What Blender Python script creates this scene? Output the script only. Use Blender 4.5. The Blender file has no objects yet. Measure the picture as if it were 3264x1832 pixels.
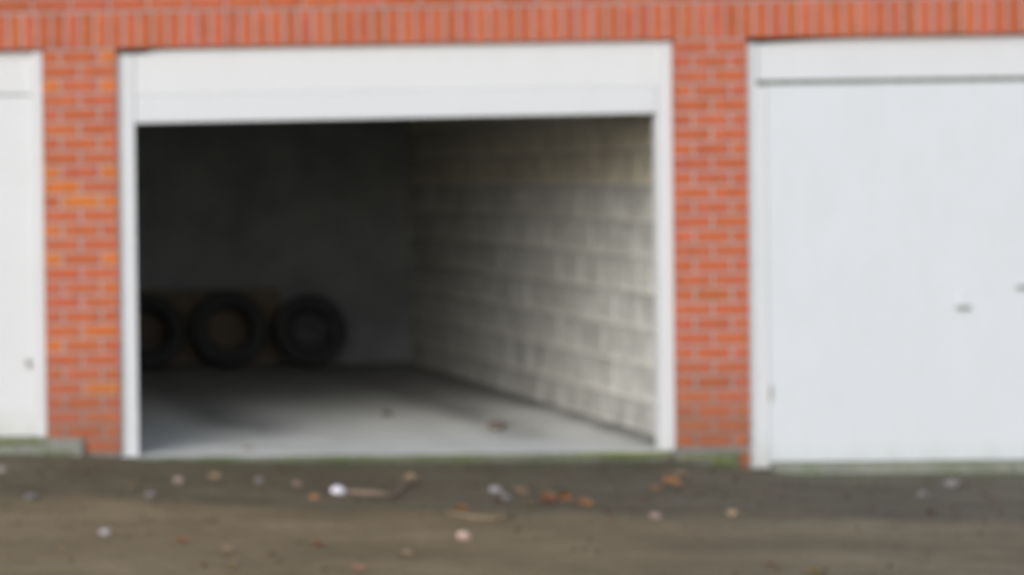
import bpy, bmesh, math, random
from mathutils import Vector, Matrix, noise

S = bpy.context.scene
C = S.collection

# ---------------------------------------------------------------- camera
cam_d = bpy.data.cameras.new("camera")
cam = bpy.data.objects.new("camera", cam_d)
C.objects.link(cam)
YAW, PITCH, ROLL = 0.03998, -0.01179, 0.0143
cam.matrix_world = (Matrix.Translation((-1.627, -12.4795, 1.4514)) @ Matrix.Rotation(YAW, 4, 'Z')
                    @ Matrix.Rotation(PITCH, 4, 'X') @ Matrix.Rotation(ROLL, 4, 'Y') @ Matrix.Rotation(math.pi / 2, 4, 'X'))
cam_d.sensor_width = 36.0
cam_d.lens = 7600.0 / 3264.0 * 36.0
cam_d.shift_x = (1632.0 + 925.4) / 3264.0
cam_d.shift_y = -(916.0 - 672.7) / 3264.0
cam_d.clip_start = 0.1
cam_d.clip_end = 2000.0
cam_d.dof.use_dof = True
cam_d.dof.focus_distance = 4.4
cam_d.dof.aperture_fstop = 2.75
cam_d.dof.aperture_blades = 0
S.camera = cam

# ---------------------------------------------------------------- sky, sun, exposure
SUN_EL, SUN_AZ = math.radians(23), math.radians(218)      # azimuth clockwise from +Y
w = bpy.data.worlds.new("World")
S.world = w
w.use_nodes = True
nt = w.node_tree
bg = nt.nodes.get("Background") or nt.nodes.new("ShaderNodeBackground")
sky = nt.nodes.new("ShaderNodeTexSky")
sky.sky_type = 'NISHITA'
sky.sun_disc = False
sky.sun_elevation = SUN_EL
sky.sun_rotation = SUN_AZ
sky.air_density = 1.0
sky.dust_density = 1.5
sky.ozone_density = 1.0
hsv = nt.nodes.new("ShaderNodeHueSaturation")
hsv.inputs['Saturation'].default_value = 0.6
nt.links.new(sky.outputs[0], hsv.inputs['Color'])
wb = nt.nodes.new("ShaderNodeMix")     # the camera's white balance: a grey, slightly cool overcast
wb.data_type = 'RGBA'
wb.blend_type = 'MULTIPLY'
wb.inputs[0].default_value = 1.0
wb.inputs[7].default_value = (0.94, 0.99, 1.09, 1.0)
nt.links.new(hsv.outputs[0], wb.inputs[6])
nt.links.new(wb.outputs[2], bg.inputs[0])
bg.inputs[1].default_value = 0.13
sun_d = bpy.data.lights.new("sun", 'SUN')
sun_d.energy = 1.4
sun_d.angle = math.radians(40)
sun_d.color = (1.0, 0.99, 0.975)
sun = bpy.data.objects.new("sun", sun_d)
C.objects.link(sun)
dvec = Vector((math.sin(SUN_AZ) * math.cos(SUN_EL), math.cos(SUN_AZ) * math.cos(SUN_EL), math.sin(SUN_EL)))
sun.rotation_euler = dvec.to_track_quat('Z', 'Y').to_euler()
sun.location = (-4, -10, 12)
S.view_settings.view_transform = 'Standard'
S.view_settings.look = 'None'
S.view_settings.exposure = 0.4
S.view_settings.gamma = 1.0
S.view_settings.use_curve_mapping = False
S.render.engine = 'CYCLES'
S.cycles.max_bounces = 12
S.cycles.diffuse_bounces = 10

rnd = random.Random(7)

# ---------------------------------------------------------------- material helpers
def new_mat(name, rough=0.8, metal=0.0, spec=0.4):
    m = bpy.data.materials.new(name)
    m.use_nodes = True
    b = m.node_tree.nodes['Principled BSDF']
    b.inputs['Roughness'].default_value = rough
    b.inputs['Metallic'].default_value = metal
    b.inputs['Specular IOR Level'].default_value = spec
    return m, m.node_tree, b

def N(t, kind, **kw):
    n = t.nodes.new(kind)
    for k, v in kw.items():
        if hasattr(n, k):
            setattr(n, k, v)
        else:
            n.inputs[k].default_value = v
    return n

def mixc(t, fac, a, b, blend='MIX'):
    m = t.nodes.new('ShaderNodeMix')
    m.data_type = 'RGBA'
    m.blend_type = blend
    for sock, v in ((m.inputs[0], fac), (m.inputs[6], a), (m.inputs[7], b)):
        if isinstance(v, (int, float)):
            sock.default_value = v
        elif isinstance(v, (tuple, list)):
            sock.default_value = (*v, 1.0) if len(v) == 3 else v
        else:
            t.links.new(v, sock)
    return m.outputs[2]

def math_n(t, op, a, b=None, c=None, clamp=False):
    m = t.nodes.new('ShaderNodeMath')
    m.operation = op
    m.use_clamp = clamp
    for i, v in enumerate((a, b, c)):
        if v is None:
            continue
        if isinstance(v, (int, float)):
            m.inputs[i].default_value = v
        else:
            t.links.new(v, m.inputs[i])
    return m.outputs[0]

def noise_n(t, scale, detail=5, rough=0.6, vec=None, lo=0.35, hi=0.65, stretch=None):
    tc = t.nodes.new('ShaderNodeNewGeometry')
    src = tc.outputs['Position'] if vec is None else vec
    if stretch:
        mp = t.nodes.new('ShaderNodeMapping')
        mp.inputs['Scale'].default_value = stretch
        t.links.new(src, mp.inputs['Vector'])
        src = mp.outputs[0]
    n = t.nodes.new('ShaderNodeTexNoise')
    n.inputs['Scale'].default_value = scale
    n.inputs['Detail'].default_value = detail
    n.inputs['Roughness'].default_value = rough
    t.links.new(src, n.inputs['Vector'])
    r = t.nodes.new('ShaderNodeMapRange')
    r.inputs['From Min'].default_value = lo
    r.inputs['From Max'].default_value = hi
    t.links.new(n.outputs[0], r.inputs['Value'])
    return r.outputs[0]

def pos_xyz(t):
    g = t.nodes.new('ShaderNodeNewGeometry')
    s = t.nodes.new('ShaderNodeSeparateXYZ')
    t.links.new(g.outputs['Position'], s.inputs[0])
    return s.outputs

def ramp_n(t, v, a, b, lo=0.0, hi=1.0):
    r = t.nodes.new('ShaderNodeMapRange')
    r.interpolation_type = 'SMOOTHSTEP'
    r.inputs['From Min'].default_value = a
    r.inputs['From Max'].default_value = b
    r.inputs['To Min'].default_value = lo
    r.inputs['To Max'].default_value = hi
    t.links.new(v, r.inputs['Value'])
    return r.outputs[0]

def bump(t, b, h, strength=0.3, dist=0.003):
    n = t.nodes.new('ShaderNodeBump')
    n.inputs['Strength'].default_value = strength
    n.inputs['Distance'].default_value = dist
    t.links.new(h, n.inputs['Height'])
    t.links.new(n.outputs[0], b.inputs['Normal'])

def objcol(t):
    o = t.nodes.new('ShaderNodeObjectInfo')
    return o.outputs['Color']

# bricks, blocks, leaves and pebbles take their own colour from the object
def own_colour(name, rough, nscale, dark, light, bs=0.3, spec=0.3):
    m, t, b = new_mat(name, rough, spec=spec)
    n1 = noise_n(t, nscale, 6, 0.65)
    n2 = noise_n(t, nscale * 0.23, 3)
    c = mixc(t, n1, dark, light)
    c = mixc(t, 1.0, objcol(t), c, 'MULTIPLY')
    c2 = mixc(t, n2, (0.9, 0.9, 0.9), (1.08, 1.06, 1.05))
    c = mixc(t, 1.0, c, c2, 'MULTIPLY')
    t.links.new(c, b.inputs['Base Color'])
    bump(t, b, n1, bs)
    return m, t, b, c

M_brick, t, b, c = own_colour('fired_brick', 0.85, 60, (0.8, 0.78, 0.75), (1.12, 1.1, 1.1))
# ground splash, moss and damp at the foot of the pillars
px = pos_xyz(t)
foot = math_n(t, 'MULTIPLY', ramp_n(t, px[2], 0.75, -0.05), ramp_n(t, px[2], 0.9, 0.0, 0.45, 1.0))
foot = math_n(t, 'MULTIPLY', foot, noise_n(t, 7, 4, 0.6, lo=0.15, hi=0.6))
c = mixc(t, math_n(t, 'MULTIPLY', foot, 0.55), c, (0.17, 0.12, 0.075))
t.links.new(c, b.inputs['Base Color'])
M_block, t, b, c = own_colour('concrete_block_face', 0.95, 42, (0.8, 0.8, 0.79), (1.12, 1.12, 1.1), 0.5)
streak = noise_n(t, 3.0, 5, 0.6, stretch=(1, 1.6, 1.2), lo=0.36, hi=0.64)
c = mixc(t, 1.0, c, mixc(t, streak, (0.82, 0.81, 0.79), (1.10, 1.10, 1.09)), 'MULTIPLY')
# light painted along each course foot, ledge shade painted under each bed joint
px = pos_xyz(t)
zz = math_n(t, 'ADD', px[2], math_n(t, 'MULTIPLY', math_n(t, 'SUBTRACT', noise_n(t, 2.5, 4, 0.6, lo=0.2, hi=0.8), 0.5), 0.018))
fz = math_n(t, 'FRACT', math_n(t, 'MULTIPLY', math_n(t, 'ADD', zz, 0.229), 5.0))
course_light = math_n(t, 'MULTIPLY', ramp_n(t, fz, 0.38, 0.04), 0.5)
ledge_shade = math_n(t, 'MULTIPLY', math_n(t, 'MULTIPLY', ramp_n(t, fz, 0.60, 0.86), noise_n(t, 1.7, 4, 0.6, lo=0.2, hi=0.6)), 0.5)
c = mixc(t, course_light, c, mixc(t, 1.0, c, (1.32, 1.31, 1.27), 'MULTIPLY'))
c = mixc(t, ledge_shade, c, mixc(t, 1.0, c, (0.66, 0.66, 0.65), 'MULTIPLY'))
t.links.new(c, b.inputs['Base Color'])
M_leaf, t, b, c = own_colour('dry_leaf', 0.7, 90, (0.7, 0.65, 0.6), (1.15, 1.1, 1.0), 0.3)
M_stone, t, b, c = own_colour('small_stone', 0.8, 80, (0.8, 0.8, 0.8), (1.1, 1.1, 1.1), 0.3)
M_twig, t, b, c = own_colour('twig_bark', 0.85, 90, (0.7, 0.7, 0.7), (1.15, 1.12, 1.1), 0.4)

M_mortar, t, b = new_mat('lime_mortar', 0.95)
n = noise_n(t, 70, 5)
px = pos_xyz(t)
c = mixc(t, n, (0.36, 0.33, 0.315), (0.47, 0.44, 0.42))
c = mixc(t, math_n(t, 'MULTIPLY', ramp_n(t, px[2], 0.6, -0.05), 0.65), c, (0.13, 0.11, 0.08))
t.links.new(c, b.inputs['Base Color'])
bump(t, b, n, 0.5)

M_perpend, t, b = new_mat('block_wall_core', 0.95)
t.links.new(mixc(t, noise_n(t, 40), (0.42, 0.415, 0.39), (0.52, 0.51, 0.48)), b.inputs['Base Color'])
M_blockmortar, t, b = new_mat('block_mortar', 0.95)
n = noise_n(t, 50, 5)
t.links.new(mixc(t, n, (0.70, 0.69, 0.64), (0.80, 0.79, 0.74)), b.inputs['Base Color'])
bump(t, b, n, 0.5)

def paint(name, base, dirt, zlo, zhi, rough=0.38, amount=0.5):
    m, t, b = new_mat(name, rough, spec=0.45)
    n1 = noise_n(t, 2.2, 6, 0.6, lo=0.3, hi=0.75)
    n2 = noise_n(t, 9, 7, 0.7, stretch=(1, 1, 0.35), lo=0.45, hi=0.75)
    c = mixc(t, n1, base, tuple(v * 0.97 for v in base))
    c = mixc(t, math_n(t, 'MULTIPLY', n2, 0.06), c, dirt)
    px = pos_xyz(t)
    low = math_n(t, 'MULTIPLY', ramp_n(t, px[2], zhi, zlo), noise_n(t, 6, 5, 0.65, stretch=(1, 1, 0.5), lo=0.25, hi=0.7))
    c = mixc(t, math_n(t, 'MULTIPLY', low, amount), c, dirt)
    t.links.new(c, b.inputs['Base Color'])
    rr = mixc(t, n1, (rough,) * 3, (rough + 0.14,) * 3)
    t.links.new(rr, b.inputs['Roughness'])
    bump(t, b, n2, 0.06)
    return m
M_white_warm = paint('warm_white_paint', (0.69, 0.69, 0.68), (0.38, 0.36, 0.25), 0.08, 0.28)
M_white = paint('white_frame_paint', (0.665, 0.67, 0.67), (0.36, 0.35, 0.28), -0.05, 0.12)
M_white_cool = paint('cool_white_paint', (0.655, 0.675, 0.685), (0.33, 0.34, 0.26), -0.12, 0.06)
M_tarnish, t, b = new_mat('tarnished_metal', 0.45, 0.7)
t.links.new(mixc(t, noise_n(t, 80), (0.42, 0.41, 0.36), (0.58, 0.56, 0.50)), b.inputs['Base Color'])
M_gap, t, b = new_mat('dark_gap_strip', 0.9)
t.links.new(mixc(t, noise_n(t, 30), (0.10, 0.11, 0.09), (0.20, 0.215, 0.17)), b.inputs['Base Color'])

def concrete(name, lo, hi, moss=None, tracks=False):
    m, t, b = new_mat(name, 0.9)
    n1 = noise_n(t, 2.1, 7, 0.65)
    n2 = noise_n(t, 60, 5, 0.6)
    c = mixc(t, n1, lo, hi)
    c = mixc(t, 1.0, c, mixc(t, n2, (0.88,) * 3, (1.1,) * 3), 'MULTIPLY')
    px = pos_xyz(t)
    if tracks:
        # oily wheel tracks and dust swept against the wall, lying on the floor itself
        wob = math_n(t, 'MULTIPLY', math_n(t, 'SUBTRACT', noise_n(t, 1.3, 3, 0.5, lo=0.2, hi=0.8), 0.5), 0.16)
        xx = math_n(t, 'ADD', px[0], wob)
        def band(cx, hw, soft):
            d = math_n(t, 'ABSOLUTE', math_n(t, 'SUBTRACT', xx, cx))
            return ramp_n(t, d, hw + soft, hw - soft * 0.6)
        ybeg = ramp_n(t, px[1], 0.3, 1.3)
        y2 = ramp_n(t, px[1], 0.35, 1.5)
        k1 = math_n(t, 'MULTIPLY', math_n(t, 'MULTIPLY', band(2.33, 0.12, 0.20), 0.75), ybeg)
        k2 = math_n(t, 'MULTIPLY', math_n(t, 'MULTIPLY', band(0.86, 0.16, 0.26), 0.75), y2)
        k3 = math_n(t, 'MULTIPLY', ramp_n(t, xx, 2.74, 2.9), 0.85)
        k = math_n(t, 'MAXIMUM', math_n(t, 'MAXIMUM', k1, k2), k3)
        k = math_n(t, 'MULTIPLY', k, noise_n(t, 3, 6, 0.7, lo=0.25, hi=0.6))
        c = mixc(t, k, c, (0.10, 0.098, 0.092))
        # floor colour darkens towards the deep end
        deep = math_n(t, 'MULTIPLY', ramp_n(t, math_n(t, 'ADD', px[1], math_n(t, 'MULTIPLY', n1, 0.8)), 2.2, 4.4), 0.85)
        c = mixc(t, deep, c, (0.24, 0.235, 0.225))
    if moss:
        nm = noise_n(t, 3.2, 6, 0.7, lo=0.45, hi=0.6)
        nm = math_n(t, 'MULTIPLY', nm, ramp_n(t, px[1], 0.06, -0.01))
        c = mixc(t, math_n(t, 'MULTIPLY', nm, 0.7), c, moss)
    t.links.new(c, b.inputs['Base Color'])
    bump(t, b, n2, 0.4)
    return m
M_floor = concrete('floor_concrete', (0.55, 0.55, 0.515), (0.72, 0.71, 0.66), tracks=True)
M_sill = concrete('mossy_sill_concrete', (0.19, 0.19, 0.165), (0.30, 0.30, 0.26), moss=(0.11, 0.15, 0.045))
M_sill_dark = concrete('dark_threshold_edge', (0.13, 0.13, 0.105), (0.2, 0.2, 0.165), moss=(0.09, 0.12, 0.04))
M_sill_grey = concrete('grey_sill_concrete', (0.20, 0.20, 0.17), (0.29, 0.29, 0.25), moss=(0.15, 0.18, 0.09))
M_cast = concrete('old_cast_concrete', (0.55, 0.55, 0.53), (0.65, 0.65, 0.63))
M_dark = concrete('dark_grey_render', (0.20, 0.21, 0.213), (0.28, 0.29, 0.293))  # plain dark grey, slightly mottled

M_bounce = concrete('pale_bounce_surface', (0.60, 0.60, 0.59), (0.70, 0.70, 0.69))  # lightened so the unseen ceiling and partition bounce more light into the bay
def asphalt(name, a, bcol, grit):
    m, t, b = new_mat(name, 0.92, spec=0.3)
    n1 = noise_n(t, 1.5, 7, 0.7, stretch=(0.6, 1.2, 1))
    n2 = noise_n(t, 130, 3, 0.6)
    n3 = noise_n(t, 9, 6, 0.75)
    c = mixc(t, n1, a, bcol)
    c = mixc(t, 1.0, c, mixc(t, n2, (0.6,) * 3, (1.4,) * 3), 'MULTIPLY')
    c = mixc(t, 1.0, c, mixc(t, n3, (0.86, 0.87, 0.88), (1.14, 1.12, 1.08)), 'MULTIPLY')
    vor = t.nodes.new('ShaderNodeTexVoronoi')
    vor.inputs['Scale'].default_value = 38
    g = t.nodes.new('ShaderNodeNewGeometry')
    t.links.new(g.outputs['Position'], vor.inputs['Vector'])
    sp = ramp_n(t, vor.outputs['Distance'], 0.16, 0.10)
    rare = t.nodes.new('ShaderNodeSeparateColor')
    t.links.new(vor.outputs['Color'], rare.inputs[0])
    sp = math_n(t, 'MULTIPLY', sp, math_n(t, 'GREATER_THAN', rare.outputs[0], 0.8))
    c = mixc(t, math_n(t, 'MULTIPLY', sp, 0.6), c, grit)
    # greyer and cleaner to the east, browner with leaf mould to the west
    px = pos_xyz(t)
    east = ramp_n(t, math_n(t, 'ADD', px[0], math_n(t, 'MULTIPLY', n3, 0.5)), 0.9, 3.4)
    c = mixc(t, math_n(t, 'MULTIPLY', east, 0.8), c, mixc(t, 1.0, c, (0.88, 0.97, 1.12), 'MULTIPLY'))
    t.links.new(c, b.inputs['Base Color'])
    bump(t, b, n2, 0.6, 0.004)
    return m, t, b, c
M_asphalt, t, b, c = asphalt('worn_asphalt', (0.170, 0.127, 0.070), (0.285, 0.220, 0.125), (0.24, 0.2, 0.15))
# damp, mossy gutter strip along the foot of the garages
px = pos_xyz(t)
edge = math_n(t, 'ADD', px[1], math_n(t, 'MULTIPLY', math_n(t, 'SUBTRACT', noise_n(t, 1.6, 5, 0.6, lo=0.2, hi=0.8), 0.5), 0.6))
edge = math_n(t, 'ADD', edge, math_n(t, 'MULTIPLY', px[0], 0.12))
damp = ramp_n(t, edge, -1.75, -1.3)
c = mixc(t, math_n(t, 'MULTIPLY', damp, 0.95), c, mixc(t, 1.0, c, (0.56, 0.62, 0.68), 'MULTIPLY'))
mossy = math_n(t, 'MULTIPLY', ramp_n(t, math_n(t, 'ADD', px[1], math_n(t, 'MULTIPLY', noise_n(t, 4, 5, 0.7), 0.12)), -0.38, -0.02), noise_n(t, 5, 6, 0.7, lo=0.3, hi=0.62))
c = mixc(t, math_n(t, 'MULTIPLY', mossy, 0.55), c, (0.085, 0.095, 0.045))
t.links.new(c, b.inputs['Base Color'])

M_rubber, t, b = new_mat('tyre_rubber', 0.75)
t.links.new(mixc(t, noise_n(t, 40), (0.034, 0.035, 0.035), (0.054, 0.055, 0.054)), b.inputs['Base Color'])
M_rim, t, b = new_mat('dusty_steel_rim', 0.6, 0.2)
t.links.new(mixc(t, noise_n(t, 25), (0.06, 0.065, 0.065), (0.09, 0.095, 0.095)), b.inputs['Base Color'])
M_board, t, b = new_mat('brown_board', 0.8)
t.links.new(mixc(t, noise_n(t, 8, 6, stretch=(1, 1, 6)), (0.15, 0.118, 0.090), (0.20, 0.155, 0.12)), b.inputs['Base Color'])
M_moss, t, b = new_mat('green_moss', 0.95)
t.links.new(mixc(t, noise_n(t, 60), (0.17, 0.20, 0.04), (0.30, 0.33, 0.09)), b.inputs['Base Color'])

# ---------------------------------------------------------------- mesh helpers
def box_bm(bm, x0, x1, y0, y1, z0, z1, bev=0.0):
    r = bmesh.ops.create_cube(bm, size=1.0)
    vs = r['verts']
    for v in vs:
        v.co = Vector((x0 if v.co.x < 0 else x1, y0 if v.co.y < 0 else y1, z0 if v.co.z < 0 else z1))
    if bev > 0:
        es = list({e for v in vs for e in v.link_edges})
        bmesh.ops.bevel(bm, geom=es, offset=bev, segments=1, affect='EDGES')

def mesh_from(bm, name):
    bmesh.ops.recalc_face_normals(bm, faces=bm.faces[:])
    me = bpy.data.meshes.new(name)
    bm.to_mesh(me)
    bm.free()
    return me

def obj(name, me, mat, parent=None, loc=None, col=None, label=None, kind=None, smooth=False):
    if isinstance(me, bmesh.types.BMesh):
        me = mesh_from(me, name)
    if mat and not me.materials:
        me.materials.append(mat)
    if smooth:
        for p in me.polygons:
            p.use_smooth = True
    o = bpy.data.objects.new(name, me)
    C.objects.link(o)
    if parent:
        o.parent = parent
    if loc:
        o.location = loc
    if col:
        o.color = (*col, 1)
    if label:
        o['label'] = label
    if kind:
        o['kind'] = kind
    return o

def boxobj(name, d, mat, parent=None, bev=0.003, **kw):
    bm = bmesh.new()
    box_bm(bm, *d, bev)
    return obj(name, bm, mat, parent, **kw)

def thing(name, label, cat, loc=(0, 0, 0), group=None):
    o = bpy.data.objects.new(name, None)
    C.objects.link(o)
    o.location = loc
    o['label'] = label
    o['category'] = cat
    if group:
        o['group'] = group
    return o

def tag(o, label, cat, group=None):
    o['label'] = label
    o['category'] = cat
    if group:
        o['group'] = group
    return o

# ---------------------------------------------------------------- ground
GZ = [(-40, .03), (-5, .03), (-.53, .022), (0, -.004), (.08, -.02), (1.2, -.040), (2.6, -.048), (2.85, -.05), (3.15, -.092),
      (3.43, -.122), (4.6, -.13), (9, -.15), (60, -.15)]
def gz(x, y):
    for (a, za), (b_, zb) in zip(GZ, GZ[1:]):
        if a <= x <= b_:
            z = za + (zb - za) * (x - a) / (b_ - a)
            break
    else:
        z = -.1
    base = -.055 - .012 * max(-4, min(6, x))
    k = max(0.0, min(1.0, (-y - 0.15) / 2.2))
    k = k * k * (3 - 2 * k)
    return z * (1 - k) + base * k + 0.004 * (noise.noise(Vector((x * 1.3, y * 1.3, 0))))

bm = bmesh.new()
xs = [-400, -120, -40, -15, -8] + [-5 + .1 * i for i in range(0, 131)] + [10, 14, 25, 60, 150, 400]
ys = [-400, -120, -40, -20, -12, -8] + [-6 + .15 * i for i in range(0, 38)] + [-.2, -.1, 0, .06]
grid = [[bm.verts.new((x, y, gz(max(-30, min(50, x)), y))) for x in xs] for y in ys]
for j in range(len(ys) - 1):
    for i in range(len(xs) - 1):
        bm.faces.new((grid[j][i], grid[j][i + 1], grid[j + 1][i + 1], grid[j + 1][i]))
obj('ground', bm, M_asphalt, kind='structure', smooth=True)
bm = bmesh.new()   # the land beyond the garages
vs = [bm.verts.new(p) for p in ((-400, .05, -.17), (400, .05, -.17), (400, 400, -.17), (-400, 400, -.17))]
bm.faces.new(vs)
obj('terrain', bm, M_asphalt, kind='structure')

# ---------------------------------------------------------------- garage building
ROW = 0.075
LINT = 2.12                     # underside of the soldier course
garage = thing('garage_building', 'long flat-roofed orange brick garage row with white doors and one dark open bay', 'garage')
D = 6.0                         # inside depth
XL, X0, X1, XR = -0.376, 0.0, 2.864, 3.226

BRICK_ME = {}
def brick_mesh(l, h, d=0.088):
    key = (round(l, 3), round(h, 3))
    if key not in BRICK_ME:
        bm = bmesh.new()
        box_bm(bm, -l / 2, l / 2, 0, d, -h / 2, h / 2, 0.0025)
        me = mesh_from(bm, 'brick')
        me.materials.append(M_brick)
        BRICK_ME[key] = me
    return BRICK_ME[key]

BASE = (0.515, 0.135, 0.062)
def brick_col(kind=None):
    if kind == 'o':
        c = (0.60, 0.175, 0.045)
    elif kind == 'd':
        c = (0.46, 0.12, 0.052)
    else:
        c = BASE
    f = rnd.uniform(0.94, 1.06)
    g = rnd.uniform(0.94, 1.07)
    return (min(1, c[0] * f), c[1] * f * g, c[2] * f * rnd.uniform(0.85, 1.15))

def brick(parent, x0, x1, z0, z1, kind=None):
    me = brick_mesh(x1 - x0, z1 - z0)
    o = obj('brick', me, None, parent, loc=((x0 + x1) / 2, rnd.uniform(-0.0015, 0.0015), (z0 + z1) / 2), col=brick_col(kind))
    o.rotation_euler = (rnd.uniform(-.002, .002), rnd.uniform(-.003, .003), rnd.uniform(-.002, .002))
    return o

# visible pillars: mortar core and one object per brick
def pillar(xa, xb, first_split, zbot, bottoms, A, B, colours=None):
    core = boxobj('pillar', (xa + .004, xb - .004, .007, .195, zbot, LINT + .002), M_mortar, garage, bev=0)
    ztop = LINT - 0.010 + 0.0
    r = 0
    while True:
        z1 = LINT - 0.010 - r * ROW
        z0 = z1 - 0.065
        if z0 < bottoms(0) and z0 < bottoms(1):
            break
        parts = (B if (r + first_split) % 2 else A)
        x = xa
        for i, wd in enumerate(parts):
            xe = x + wd
            frac = ((x + xe) / 2 - xa) / (xb - xa)
            if z0 >= bottoms(frac) - 0.02:
                brick(core, x + (.0015 if i else 0), xe - (.0015 if i < len(parts) - 1 else 0), z0 + .0005, z1 - .0005, (colours or {}).get((r, i)))
            x = xe + 0.010
        r += 1
    return core
Wl = X0 - XL
pillar(XL, X0, 1, -.02, lambda f: .105 if f < .45 else -.03,
       [.178, Wl - .188], [.079, .19, Wl - .289],
       {(0, 2): 'o', (2, 0): 'o', (2, 2): 'o', (8, 0): 'o', (8, 2): 'o', (10, 1): 'o', (10, 2): 'o', (12, 0): 'o', (14, 2): 'o',
        (14, 0): 'o', (16, 2): 'o', (20, 0): 'o', (23, 1): 'o', (9, 0): 'o', (19, 1): 'o', (26, 1): 'd', (27, 0): 'd', (27, 1): 'd'})
Wr = XR - X1
pillar(X1, XR, 0, -.13, lambda f: .0 if f < .8 else -.1,
       [(Wr - .01) / 2] * 2, [.082, Wr - .184, .082], {(4, 0): 'd', (17, 1): 'd', (23, 1): 'd', (26, 1): 'd', (27, 0): 'd', (27, 1): 'd'})
# the little brick toe below the slab end at the right pillar
core = [o for o in garage.children if o.name.startswith('pillar')][-1]
brick(core, 3.155, XR, -.075, -.01, 'd')
brick(core, 3.165, XR, -.118, -.085, 'd')

def stuff_bricks(parent, rects):
    bm = bmesh.new()
    for (x0, x1, z0, z1) in rects:
        box_bm(bm, x0, x1, 0, .088, z0, z1, 0)
    o = obj('brick', bm, M_brick, parent, kind='stuff', col=BASE)
    return o

# pillars outside the frame
for xa, xb in ((-3.62, -3.24), (6.09, 6.47)):
    core = boxobj('pillar', (xa + .004, xb - .004, .007, .195, -.16, LINT + .002), M_mortar, garage, bev=0)
    rects = []
    for r in range(30):
        z1 = LINT - .01 - r * ROW
        x = xa
        for wd in ([.185, .185] if r % 2 else [.08, .2, .08]):
            rects.append((x, x + wd, z1 - .065, z1))
            x += wd + .01
    stuff_bricks(core, rects)

# lintel wall over the openings: soldier course, then stretchers
WX0, WX1 = -3.62, 6.47
SOLZ1 = LINT + 0.185
ZTOP = SOLZ1 + 0.010 + ROW * 8
lint = boxobj('lintel_wall', (WX0 + .004, WX1 - .004, .007, .195, LINT + .004, ZTOP), M_mortar, garage, bev=0)
hid = []
jx = -0.538 - 0.023
i = -42
while True:
    a = jx + ROW * i + .006
    bq = a + .063
    if bq > WX1:
        break
    if a >= WX0:
        if -0.75 < a < 4.75:
            brick(lint, a, bq, LINT, SOLZ1, rnd.choice([None, None, None, None, 'd', None]))
        else:
            hid.append((a, bq, LINT, SOLZ1))
    i += 1
for r in range(8):
    z0 = SOLZ1 + .010 + r * ROW
    x = -0.433 - .2 * 16 + (0.1 if r % 2 else 0)
    while x < WX1:
        a, bq = max(WX0, x + .005), min(WX1, x + .195)
        if bq - a > .02:
            if r < 1 and -0.85 < x < 4.7:
                brick(lint, a, bq, z0, z0 + .065, rnd.choice([None, None, 'd']))
            else:
                hid.append((a, bq, z0, z0 + .065))
        x += .2
stuff_bricks(lint, hid)

boxobj('coping', (WX0 - .05, WX1 + .05, -.05, .26, ZTOP + .002, ZTOP + .07), M_cast, garage)
rf = boxobj('roof', (WX0 - .0, WX1, .262, D + .3, 2.425, 2.60), M_cast, garage, bev=0)
boxobj('ceiling', (-.14, X1 + .14, .2, D - .002, 2.40, 2.42), M_bounce, rf, bev=0)
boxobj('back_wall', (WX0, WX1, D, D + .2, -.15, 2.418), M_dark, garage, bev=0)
boxobj('side_wall', (WX0, WX0 + .14, .197, D - .002, -.15, 2.418), M_brick, garage, bev=0, col=BASE)
boxobj('side_wall', (WX1 - .14, WX1, .197, D - .002, -.15, 2.418), M_brick, garage, bev=0, col=BASE)
boxobj('partition_wall', (-.25, -.15, .197, D - .002, -.1, 2.418), M_bounce, garage, bev=0)

# right-hand partition of the open bay: grey concrete blocks
WX = X1 + .150
blockwall = boxobj('partition_wall', (WX + .004, WX + .10, .197, D - .002, -.1, 2.418), M_perpend, garage, bev=0,
                   label='bare grey concrete block partition on the right of the open bay')
bcache = {}
for r in range(12):
    z0 = -.023 + .2 * r
    z1 = min(z0 + .188, 2.40)
    y = .197 + (0.0 if r % 2 else -.2)
    while y < D:
        a, e = max(.2, y + .006), min(D - .006, y + .394)
        if e - a > .04:
            key = (round(e - a, 3), round(z1 - z0, 3))
            if key not in bcache:
                bm = bmesh.new()
                box_bm(bm, -.006, .02, -(e - a) / 2, (e - a) / 2, -(z1 - z0) / 2, (z1 - z0) / 2, .006)
                me = mesh_from(bm, 'concrete_block')
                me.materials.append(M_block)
                bcache[key] = me
            v = rnd.uniform(.51, .575)
            warm = .06 if r > 6 else 0.0
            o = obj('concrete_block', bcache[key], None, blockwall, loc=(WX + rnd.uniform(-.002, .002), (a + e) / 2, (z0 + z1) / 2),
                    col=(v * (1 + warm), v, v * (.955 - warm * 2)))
            o.rotation_euler = (rnd.uniform(-.003, .003), rnd.uniform(-.004, .004), rnd.uniform(-.004, .004))
        y += .4

for r in range(1, 12):
    z = -.029 + .2 * r
    bm = bmesh.new()
    ring = []
    for i in range(61):
        y = .2 + (D - .21) * i / 60
        k = .016 + .005 * noise.noise(Vector((y * 2.3, r * 7.7, 0)))
        ring.append([bm.verts.new(p) for p in ((WX + .003, y, z + .008), (WX - k, y, z + .002), (WX - k, y, z - .004), (WX + .003, y, z - .007))])
    for a, b_ in zip(ring, ring[1:]):
        for q in range(4):
            bm.faces.new((a[q], a[(q + 1) % 4], b_[(q + 1) % 4], b_[q]))
    bm.faces.new(ring[0])
    bm.faces.new(ring[-1])
    obj('mortar_joint', bm, M_blockmortar, blockwall)

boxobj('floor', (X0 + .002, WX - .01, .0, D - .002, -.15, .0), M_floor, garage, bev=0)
boxobj('floor', (WX0 + .15, -.26, .1, D - .002, -.1, .098), M_cast, garage, bev=0)
boxobj('floor', (WX + .11, WX1 - .15, .3, D - .002, -.2, -.085), M_cast, garage, bev=0)
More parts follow.
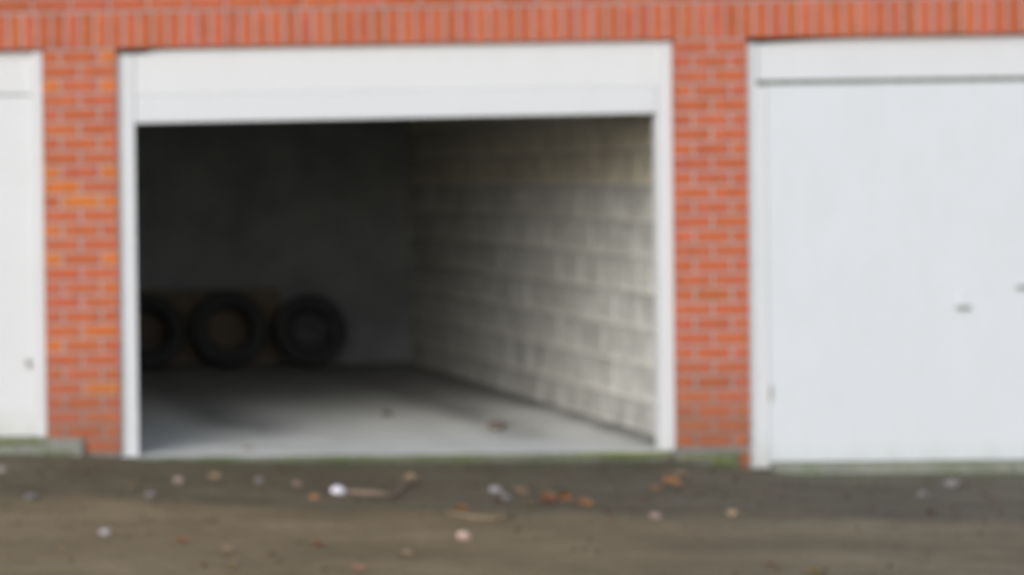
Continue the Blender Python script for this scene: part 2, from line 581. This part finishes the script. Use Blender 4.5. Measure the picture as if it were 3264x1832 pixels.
# thresholds: each slab edge runs on under the pillar to its right
def slab(x0, x1, y0, y1, z0, z1, mat, seed):
    bm = bmesh.new()
    n_ = max(2, int((x1 - x0) / .06))
    rs = random.Random(seed)
    prof = []
    for i in range(n_ + 1):
        x = x0 + (x1 - x0) * i / n_
        j = rs.uniform(-.006, .006)
        k = rs.uniform(-.004, .004)
        prof.append([bm.verts.new(p) for p in ((x, y1, z1), (x, y0 + .012 + j, z1), (x, y0 + j, z1 - .012 + k), (x, y0 - .008 + j, z0), (x, y1, z0))])
    for a, b_ in zip(prof, prof[1:]):
        for q in range(5):
            bm.faces.new((a[q], a[(q + 1) % 5], b_[(q + 1) % 5], b_[q]))
    bm.faces.new(prof[0])
    bm.faces.new(prof[-1])
    return obj('threshold_slab', bm, mat, garage, smooth=False)
slab(WX0, -.205, -.025, .097, -.08, .098, M_sill, 1)
slab(X0 + .02, 3.150, -.03, -.001, -.14, -.003, M_sill_dark, 2)
slab(3.345, 6.1, -.02, .29, -.2, -.070, M_sill_grey, 3)

# ---- frame and half-seen door of the open bay
fr = boxobj('door_frame', (X0 + .004, X0 + .098, .036, .115, -.002, 2.088), M_white, garage, bev=.004, label='white painted steel frame round the open bay')
boxobj('jamb', (2.784, X1 - .004, .036, .115, -.001, 2.112), M_white, fr, bev=.004)
bm = bmesh.new()   # fascia, its top slightly out of true against the lintel and cut back at the left corner
prof = [(.100, 1.8795), (2.782, 1.8795), (2.782, 2.1165), (.6, 2.114), (.24, 2.108), (.150, 2.090), (.100, 2.086)]
fa = [bm.verts.new((x, .042, z)) for x, z in prof]
fb = [bm.verts.new((x, .100, z)) for x, z in prof]
bm.faces.new(fa)
bm.faces.new(fb)
for q in range(len(prof)):
    bm.faces.new((fa[q], fa[(q + 1) % len(prof)], fb[(q + 1) % len(prof)], fb[q]))
obj('fascia_panel', bm, M_white_warm, fr)
# bottom rail of the lifted door; the leaf itself lies back under the ceiling
door = boxobj('overhead_door', (.100, 2.782, .040, .112, 1.728, 1.8785), M_white, garage, bev=.006, label='white overhead door lifted open, only its lower rail showing')
for v in door.data.vertices:      # the rail hangs a touch low on the left
    if v.co.z < 1.8 and v.co.x > 1.5:
        v.co.z += .012
boxobj('door_leaf', (.13, 2.754, .125, 2.2, 2.19, 2.225), M_white, door, bev=.004)
boxobj('door_track', (.02, .06, .12, 2.6, 2.10, 2.15), M_tarnish, door, bev=.002)
boxobj('door_track', (2.83, 2.87, .2, 2.6, 2.22, 2.27), M_tarnish, door, bev=.002)

# ---- closed doors
def ribbed_panel(x0, x1, y, z0, z1, pitch, vertical, depth=.003):
    """sheet-metal panel with shallow pressed grooves, closed at the back"""
    bm = bmesh.new()
    a0, a1 = (x0, x1) if vertical else (z0, z1)
    pts = [(a0, 0)]
    a = a0 + pitch
    while a < a1 - pitch * .4:
        pts += [(a - .006, 0), (a - .002, depth), (a + .002, depth), (a + .006, 0)]
        a += pitch
    pts.append((a1, 0))
    rows = []
    for p_, d_ in pts:
        if vertical:
            rows.append([bm.verts.new(q) for q in ((p_, y + d_, z0), (p_, y + d_, z1), (p_, y + .035, z1), (p_, y + .035, z0))])
        else:
            rows.append([bm.verts.new(q) for q in ((x0, y + d_, p_), (x1, y + d_, p_), (x1, y + .035, p_), (x0, y + .035, p_))])
    for a_, b_ in zip(rows, rows[1:]):
        for q in range(4):
            bm.faces.new((a_[q], a_[(q + 1) % 4], b_[(q + 1) % 4], b_[q]))
    bm.faces.new(rows[0])
    bm.faces.new(rows[-1])
    return bm

# left bay
ld = obj('garage_door', ribbed_panel(-3.18, -.436, .048, .104, 1.884, .1, False, .0015), M_white_warm, garage, label='closed warm white door at the left edge')
obj('header_panel', ribbed_panel(-3.18, -.436, .052, 1.892, 2.112, .1, True, .002), M_white_warm, ld)
boxobj('jamb', (-.434, XL - .003, .028, .11, .100, 2.114), M_white, ld, bev=.004)
boxobj('jamb', (-3.235, -3.182, .05, .11, .100, 2.098), M_white, ld, bev=.004)
lk = bmesh.new()
bmesh.ops.create_cone(lk, cap_ends=True, segments=16, radius1=.016, radius2=.013, depth=.018, matrix=Matrix.Translation((-.475, .040, .488)) @ Matrix.Rotation(math.pi / 2, 4, 'X'))
box_bm(lk, -.482, -.468, .024, .034, .462, .515, .003)
obj('lock', lk, M_tarnish, ld)

# right bay
rd = obj('garage_door', ribbed_panel(3.340, 6.03, .038, -.066, 1.876, .42, False, .0008), M_white_cool, garage, label='closed cool white door at the right, small handles')
hp = obj('header_panel', ribbed_panel(3.29, 6.06, .050, 1.902, 2.09, .105, True, .0015), M_white, rd)
for v in hp.data.vertices:
    if v.co.z > 2.0:
        v.co.z = 2.090 + .024 * min(1, (v.co.x - 3.29) / .5)
boxobj('gap_strip', (3.29, 6.06, .062, .112, 1.874, 1.904), M_gap, rd, bev=0)  # dark strip filling the gap between leaf and header
boxobj('jamb', (XR + .003, 3.286, .032, .11, -.100, 2.094), M_white, rd, bev=.004)
boxobj('jamb', (6.034, 6.086, .045, .11, -.100, 2.098), M_white, rd, bev=.004)
boxobj('jamb', (3.2865, 3.3385, .035, .11, -.100, 1.8735), M_white, rd, bev=.004)
def handle(cx, z, with_arm):
    h = bmesh.new()
    box_bm(h, cx - .038, cx + .038, .018, .034, z - .009, z + .009, .004)
    box_bm(h, cx - .009, cx + .009, .032, .052, z - .009, z + .009, .002)
    if with_arm:
        box_bm(h, cx - .004, cx + .004, .02, .034, z + .009, z + .02, .002)
    return obj('handle', h, M_tarnish, rd)
handle(4.318, .719, False)
boxobj('handle_plate', (4.303, 4.333, .0345, .0400, .735, .815), M_white_cool, rd, bev=.002)
handle(4.622, .822, False)
hb = bmesh.new()
for zc in (.27, .30):
    bmesh.ops.create_cone(hb, cap_ends=True, segments=12, radius1=.009, radius2=.009, depth=.026, matrix=Matrix.Translation((3.341, .036, zc)))
box_bm(hb, 3.336, 3.352, .030, .039, .25, .33, .002)
obj('hinge', hb, M_tarnish, rd)
db = bmesh.new()
bmesh.ops.create_cone(db, cap_ends=True, segments=14, radius1=.012, radius2=.008, depth=.010, matrix=Matrix.Translation((3.600, .046, .536)) @ Matrix.Rotation(math.pi / 2, 4, 'X'))
obj('dent_spot', db, M_tarnish, rd)  # added metal disc stands in for a small dark dent

# ---------------------------------------------------------------- tyres at the back of the open bay
def tyre_mesh(R, r_in, wd):
    prof = [(r_in, -wd * .36), (r_in + .012, -wd * .44), ((R + r_in) / 2, -wd * .52), (R - .03, -wd * .5), (R - .008, -wd * .40)]
    for k in (-.3, -.1, .1, .3):
        prof += [(R, wd * (k - .07)), (R, wd * (k + .07)), (R - .008, wd * (k + .075)), (R - .008, wd * (k + .125))]
    prof[-1] = (R - .008, wd * .40)
    prof += [(R - .03, wd * .5), ((R + r_in) / 2, wd * .52), (r_in + .012, wd * .44), (r_in, wd * .36), (r_in + .03, wd * .2), (r_in + .03, -wd * .2)]
    bm = bmesh.new()
    n_ = 56
    rings = []
    for i in range(n_):
        a = 2 * math.pi * i / n_
        rings.append([bm.verts.new((r * math.cos(a), y, r * math.sin(a))) for r, y in prof])
    m_ = len(prof)
    for i in range(n_):
        a, b_ = rings[i], rings[(i + 1) % n_]
        for q in range(m_):
            bm.faces.new((a[q], a[(q + 1) % m_], b_[(q + 1) % m_], b_[q]))
    return mesh_from(bm, 'tyre_carcass')
TY = tyre_mesh(.285, .165, .185)
def tyre(x, y, R, label, hub, lean):
    t_ = thing('tyre', label, 'tyre', (x, y, 0), 'tyres leaning along the back wall of the open bay')
    e = obj('tyre_carcass', TY, M_rubber, t_, smooth=True)
    s_ = R / .285
    e.scale = (s_, 1, s_)
    e.location = (0, 0, R + .008)
    e.rotation_euler = (-lean, 0, 0)
    if hub:
        h = bmesh.new()
        pr = [(.163, -.075), (.150, -.055), (.140, .0), (.09, .015), (.06, -.02), (.0, -.02)]
        n_ = 32
        rg = [[h.verts.new((r * math.cos(2 * math.pi * i / n_), yy, r * math.sin(2 * math.pi * i / n_))) for r, yy in pr[:-1]] for i in range(n_)]
        for i in range(n_):
            a, b_ = rg[i], rg[(i + 1) % n_]
            for q in range(len(pr) - 2):
                h.faces.new((a[q], a[q + 1], b_[q + 1], b_[q]))
        h.faces.new([r_[-1] for r_ in rg])
        o = obj('rim', h, M_rim, t_, smooth=True)
        o.location = e.location
        o.rotation_euler = e.rotation_euler
        o.scale = e.scale
    return t_
tyre(.945, 5.62, .275, 'black tyre leftmost at the dark back wall, half hidden by the white frame', False, .2)
tyre(1.548, 5.62, .285, 'black tyre in the middle of the three with brown board seen through its hole', False, .2)
tyre(2.15, 5.62, .268, 'black tyre rightmost of the three with a grey steel rim inside', True, .2)
bd = boxobj('board', (0.0, 1.28, -.012, .0, .0, .58), M_board, None, bev=.003)
bd.location = (.72, 5.90, .004)
bd.rotation_euler = (-.10, 0, 0)
tag(bd, 'brown wooden board leaning on the back wall behind the tyres', 'board')

# ---------------------------------------------------------------- moss along the slab edges
def moss(name, spans, seed, label):
    rs = random.Random(seed)
    bm = bmesh.new()
    for (x0, x1, y0, y1, z, n_, s0) in spans:
        for _ in range(n_):
            x = rs.triangular(x0, x1)
            y = rs.uniform(y0, y1)
            s_ = s0 * rs.uniform(.5, 1.3)
            zz = z if z is not None else gz(x, y)
            r = bmesh.ops.create_icosphere(bm, subdivisions=1, radius=s_, matrix=Matrix.Translation((x, y, zz)) @ Matrix.Rotation(rs.uniform(0, 3), 4, 'Z'))
            for v in r['verts']:
                v.co.z = zz + (v.co.z - zz) * .55
    o = obj(name, bm, M_moss, kind='stuff')
    o['label'] = label
    o['category'] = 'moss'
    return o
moss('moss', [(2.35, 2.85, -.045, -.012, -.008, 260, .013), (.2, 2.6, -.05, -.028, -.02, 260, .006), (2.8, 3.1, -.05, -.03, -.03, 50, .008)], 3, 'green moss along the edge of the open bay threshold')
moss('moss', [(-.95, -.42, -.045, -.02, .088, 260, .012), (-.4, -.22, -.045, -.03, .03, 40, .007)], 4, 'bright green moss on the slab edge under the left door')
moss('moss', [(3.3, 4.9, -.05, -.02, -.082, 150, .005), (3.0, 3.12, -.06, -.035, -.05, 60, .009)], 5, 'thin moss along the slab under the right door')

# ---------------------------------------------------------------- litter on the asphalt
def leaf_mesh(seed):
    rs = random.Random(seed)
    bm = bmesh.new()
    n_ = 7
    L, R_ = [], []
    mid = []
    cu = rs.uniform(.3, .9)
    for i in range(n_ + 1):
        u = i / n_
        wv = .30 * math.sin(math.pi * min(1, u * .93 + .05)) ** .8 * (1 + .18 * math.sin(u * 17 + seed))
        x = u - .5
        zc = cu * .25 * (u - .5) ** 2 + .02
        mid.append(bm.verts.new((x, 0, zc)))
        L.append(bm.verts.new((x, wv, zc + wv * rs.uniform(.15, .6))))
        R_.append(bm.verts.new((x, -wv, zc + wv * rs.uniform(.15, .6))))
    for i in range(n_):
        bm.faces.new((mid[i], mid[i + 1], L[i + 1], L[i]))
        bm.faces.new((R_[i], R_[i + 1], mid[i + 1], mid[i]))
    st = [bm.verts.new(p) for p in ((-.5, .012, .05), (-.5, -.012, .05), (-.74, -.01, .07), (-.74, .01, .07))]
    bm.faces.new(st)
    r = bmesh.ops.solidify(bm, geom=bm.faces[:], thickness=.012)
    return mesh_from(bm, 'leaf')
LEAVES = [leaf_mesh(s_) for s_ in range(5)]
for m_ in LEAVES:
    m_.materials.append(M_leaf)
def stone_mesh(seed):
    bm = bmesh.new()
    bmesh.ops.create_icosphere(bm, subdivisions=2, radius=.5)
    for v in bm.verts:
        v.co *= 1 + .35 * noise.noise(v.co * 2.1 + Vector((seed * 3.1, 0, 0)))
        v.co.z *= .62
    me = mesh_from(bm, 'stone')
    me.materials.append(M_stone)
    for p in me.polygons:
        p.use_smooth = False
    return me
STONES = [stone_mesh(s_) for s_ in range(4)]

COL = {'straw': (.27, .21, .13), 'bark': (.25, .185, .135), 'bright': (.82, .79, .84), 'white': (.36, .34, .33), 'pale': (.36, .32, .29), 'pink': (.50, .37, .31), 'tan': (.34, .25, .17), 'brown': (.27, .18, .12),
       'orange': (.46, .25, .13), 'rust': (.36, .20, .13), 'yellow': (.34, .25, .11), 'grey': (.19, .18, .175), 'dark': (.14, .115, .09),
       'palepink': (.30, .225, .19)}
def litter(kind, x, y, size, col, label, group=None, z=None, tilt=0.0):
    k = rnd.randrange(5)
    me = LEAVES[k] if kind == 'leaf' else STONES[k % 4]
    zz = gz(x, y) if z is None else z
    nm = 'leaf' if kind == 'leaf' else ('crumpled_paper' if kind == 'paper' else 'stone')
    if kind == 'paper':
        me = STONES[1]
    o = obj(nm, me, None, loc=(x, y, zz + size * (.20 if kind != 'leaf' else .24)), col=COL[col])
    o.scale = (size, size * 1.0, size) if kind == 'leaf' else (size * 1.12, size * 1.12, size * 1.15)
    if kind == 'leaf':
        o.rotation_euler = (max(tilt, .42) + rnd.uniform(-.12, .25), rnd.uniform(-.2, .2), rnd.uniform(-.8, .8))
    else:
        o.rotation_euler = (rnd.uniform(-.15, .15), rnd.uniform(-.15, .15), rnd.uniform(0, 6.28))
    tag(o, label, {'leaf': 'leaf', 'paper': 'paper', 'stone': 'stone'}[kind], group)
    return o
GL, GS = 'fallen leaves scattered on the asphalt', 'stones scattered on the asphalt'
litter('paper', .856, -1.2, .066, 'bright', 'bright white scrap of crumpled paper at the left end of the brown twig')
litter('stone', 1.612, -1.11, .05, 'white', 'whitish stone below the middle of the open bay', GS)
litter('stone', 1.60, -1.30, .040, 'grey', 'greyish stone just in front of the whitish one below the open bay', GS)
litter('stone', 1.089, -2.48, .058, 'pink', 'large pinkish white stone alone in the centre foreground', GS)
litter('stone', -.382, -2.398, .046, 'white', 'white stone on the brown asphalt at far left foreground', GS)
litter('stone', -.605, -1.491, .070, 'grey', 'wide flat grey stone on the dark strip at the left edge', GS).scale = (.09, .05, .04)
litter('stone', .165, -.858, .052, 'palepink', 'pale brown stone in front of the left end of the open bay', GS)
litter('leaf', .353, -.764, .062, 'tan', 'tan leaf to the right of the pale brown stone', GL)
litter('stone', .562, -.81, .042, 'grey', 'small grey stone left of the white paper scrap', GS)
litter('leaf', .54, -1.05, .05, 'tan', 'faded tan leaf just in front of the small grey stone', GL)
litter('leaf', .70, -1.02, .055, 'palepink', 'pinkish tan leaf close to the left of the white paper scrap', GL)
litter('leaf', -.102, -2.658, .062, 'orange', 'bright orange leaf on the brown asphalt at left foreground', GL)
litter('leaf', .038, -2.907, .058, 'tan', 'tan leaf in front of the bright orange leaf', GL)
litter('leaf', .436, -2.719, .05, 'rust', 'dull rust leaf between the tan leaf and the pinkish stone', GL)
litter('leaf', 1.291, -1.708, .062, 'orange', 'orange leaf just behind the large pinkish stone', GL)
litter('leaf', .70, -1.40, .05, 'orange', 'orange leaf in front of the white paper scrap', GL)
litter('leaf', 1.724, -1.538, .085, 'orange', 'orange leaf at the front left of the leaf heap in the middle', GL)
litter('leaf', 1.78, -1.36, .075, 'rust', 'rust brown leaf on top of the leaf heap in the middle', GL, tilt=.5)
litter('leaf', 1.836, -1.42, .085, 'orange', 'curled orange leaf in the centre of the leaf heap', GL, tilt=.6)
litter('leaf', 1.874, -1.58, .075, 'orange', 'orange leaf at the right of the leaf heap in the middle', GL)
litter('leaf', 1.70, -1.22, .07, 'brown', 'brown leaf at the back of the leaf heap', GL)
litter('leaf', 1.62, -1.62, .06, 'yellow', 'yellowish leaf at the left foot of the leaf heap', GL)
litter('leaf', 1.52, -1.50, .06, 'orange', 'orange leaf left of the heap beside the bent straw', GL)
litter('leaf', 1.31, -.72, .06, 'tan', 'tan leaf standing behind the right end of the twig', GL, tilt=.8)
litter('leaf', 2.485, -.952, .09, 'orange', 'large bright orange leaf in front of the right frame foot', GL, tilt=.5)
litter('leaf', 2.62, -.70, .075, 'tan', 'tan leaf just behind the large bright orange leaf', GL, tilt=.4)
litter('leaf', 2.34, -1.16, .08, 'rust', 'dark rust leaf in front of the large bright orange leaf', GL)
litter('leaf', 2.18, -1.45, .06, 'brown', 'brown leaf behind the pale pink stone', GL)
litter('stone', 2.081, -1.888, .052, 'palepink', 'pale pink stone right of the leaf heap', GS)
litter('stone', 2.455, -1.784, .046, 'tan', 'tan stone in front of the right brick pillar', GS)
litter('stone', 3.962, -.60, .075, 'grey', 'large grey stone near the slab of the right door', GS)
litter('stone', 3.66, -.95, .05, 'grey', 'small grey stone left of the large one by the right door', GS)
litter('leaf', 2.139, -3.40, .062, 'yellow', 'yellow tan leaf at the bottom right foreground', GL)
litter('leaf', 2.043, -3.22, .05, 'rust', 'rust leaf left of the yellow tan one at bottom right', GL)
litter('leaf', .455, -3.36, .062, 'rust', 'rust leaf at the bottom edge of the picture, left of centre', GL)
litter('leaf', .74, -2.944, .045, 'tan', 'small tan leaf in front left of the large pinkish stone', GL)
litter('stone', -.04, -1.351, .046, 'grey', 'grey stone on the dark strip near the left brick pillar', GS)
litter('leaf', -.10, -1.15, .045, 'brown', 'small brown leaf behind the grey stone near the left pillar', GL)
litter('stone', -.68, -.72, .045, 'pale', 'pale stone at the left edge below the left door', GS)
litter('leaf', -.62, -2.87, .045, 'tan', 'tan leaf at the bottom left corner', GL)
litter('leaf', -.02, -3.35, .05, 'yellow', 'yellowish leaf at the bottom edge, left of the rust one', GL)
litter('leaf', 1.17, -.10, .05, 'pale', 'pale leaf against the threshold of the open bay', GL)
litter('leaf', .686, .149, .055, 'rust', 'reddish leaf lying inside on the concrete floor', GL, z=.002)
litter('stone', 2.25, 1.104, .085, 'dark', 'dark lump of earth on the garage floor near the block wall', z=.002)
litter('stone', 1.845, 1.947, .055, 'dark', 'small dark lump of earth deeper on the garage floor', z=.002)
litter('leaf', 2.80, -.06, .05, 'tan', 'tan leaf in the moss by the right frame foot', GL)
litter('leaf', 1.86, -.08, .055, 'tan', 'tan leaf against the threshold below the middle of the bay', GL)

def tube(name, pts, r0, r1, col, label, cat):
    bm = bmesh.new()
    rings = []
    n_ = 7
    for i, p in enumerate(pts):
        p = Vector(p)
        q = Vector(pts[min(i + 1, len(pts) - 1)]) - Vector(pts[max(i - 1, 0)])
        q.normalize()
        u = q.cross(Vector((0, 0, 1))).normalized()
        v = q.cross(u).normalized()
        r = r0 + (r1 - r0) * i / (len(pts) - 1)
        rings.append([bm.verts.new(p + u * r * math.cos(6.283 * k / n_) + v * r * math.sin(6.283 * k / n_)) for k in range(n_)])
    for a, b_ in zip(rings, rings[1:]):
        for k in range(n_):
            bm.faces.new((a[k], a[(k + 1) % n_], b_[(k + 1) % n_], b_[k]))
    bm.faces.new(rings[0])
    bm.faces.new(rings[-1])
    o = obj(name, bm, M_twig, col=COL[col], smooth=True)
    return tag(o, label, cat)
pts = [(.88, -1.27), (.93, -1.33), (1.0, -1.36), (1.06, -1.34), (1.11, -1.27), (1.15, -1.15), (1.20, -1.02), (1.25, -.94), (1.30, -.88)]
tube('twig', [(x, y, gz(x, y) + .016 + .01 * math.sin(i)) for i, (x, y) in enumerate(pts)], .014, .008, 'bark', 'curved brown twig lying on the asphalt in front of the open bay', 'twig')
pts = [(1.20, -1.80), (1.27, -1.93), (1.35, -1.98), (1.43, -1.93), (1.48, -1.82)]
tube('straw', [(x, y, gz(x, y) + .010) for x, y in pts], .010, .006, 'straw', 'short bent yellowish straw in front of the leaf heap', 'straw')

# loose grit and leaf crumbs nobody could count
def scatter(name, n_, seed, cols, smin, smax, ydist, label):
    rs = random.Random(seed)
    bm = bmesh.new()
    lay = bm.loops.layers.color.new('tint')
    for _ in range(n_):
        x = rs.uniform(-2.0, 5.5)
        y = ydist(rs)
        s_ = rs.uniform(smin, smax)
        c_ = rs.choice(cols)
        z = gz(x, y) + s_ * .2
        r = bmesh.ops.create_icosphere(bm, subdivisions=0 if False else 1, radius=s_, matrix=Matrix.Translation((x, y, z)) @ Matrix.Rotation(rs.uniform(0, 3), 4, Vector((rs.random(), rs.random(), 1)).normalized()) @ Matrix.Diagonal((rs.uniform(.7, 1.4), rs.uniform(.6, 1), rs.uniform(.3, .7), 1)))
        for f in {f for v in r['verts'] for f in v.link_faces}:
            for l in f.loops:
                l[lay] = (*c_, 1)
    m, t, b = new_mat(name, 0.85)
    at = t.nodes.new('ShaderNodeVertexColor')
    at.layer_name = 'tint'
    n = noise_n(t, 90)
    t.links.new(mixc(t, 1.0, at.outputs[0], mixc(t, n, (.75,) * 3, (1.15,) * 3), 'MULTIPLY'), b.inputs['Base Color'])
    o = obj(name, bm, m, kind='stuff')
    o['label'] = label
    o['category'] = 'grit'
    return o
scatter('loose_grit', 620, 11, [(.3, .26, .22), (.24, .19, .14), (.4, .36, .34), (.26, .19, .14), (.33, .23, .15), (.45, .38, .34)], .005, .015,
        lambda r: -abs(r.gauss(0, 2.0)) - .06, 'fine grit and crumbs of leaf spread over the asphalt')
scatter('leaf_crumbs', 150, 12, [(.30, .17, .10), (.25, .18, .12), (.34, .25, .16), (.22, .17, .13)], .006, .016,
        lambda r: -r.triangular(.04, 1.9, .5), 'leaf crumbs gathered on the damp strip in front of the garages')
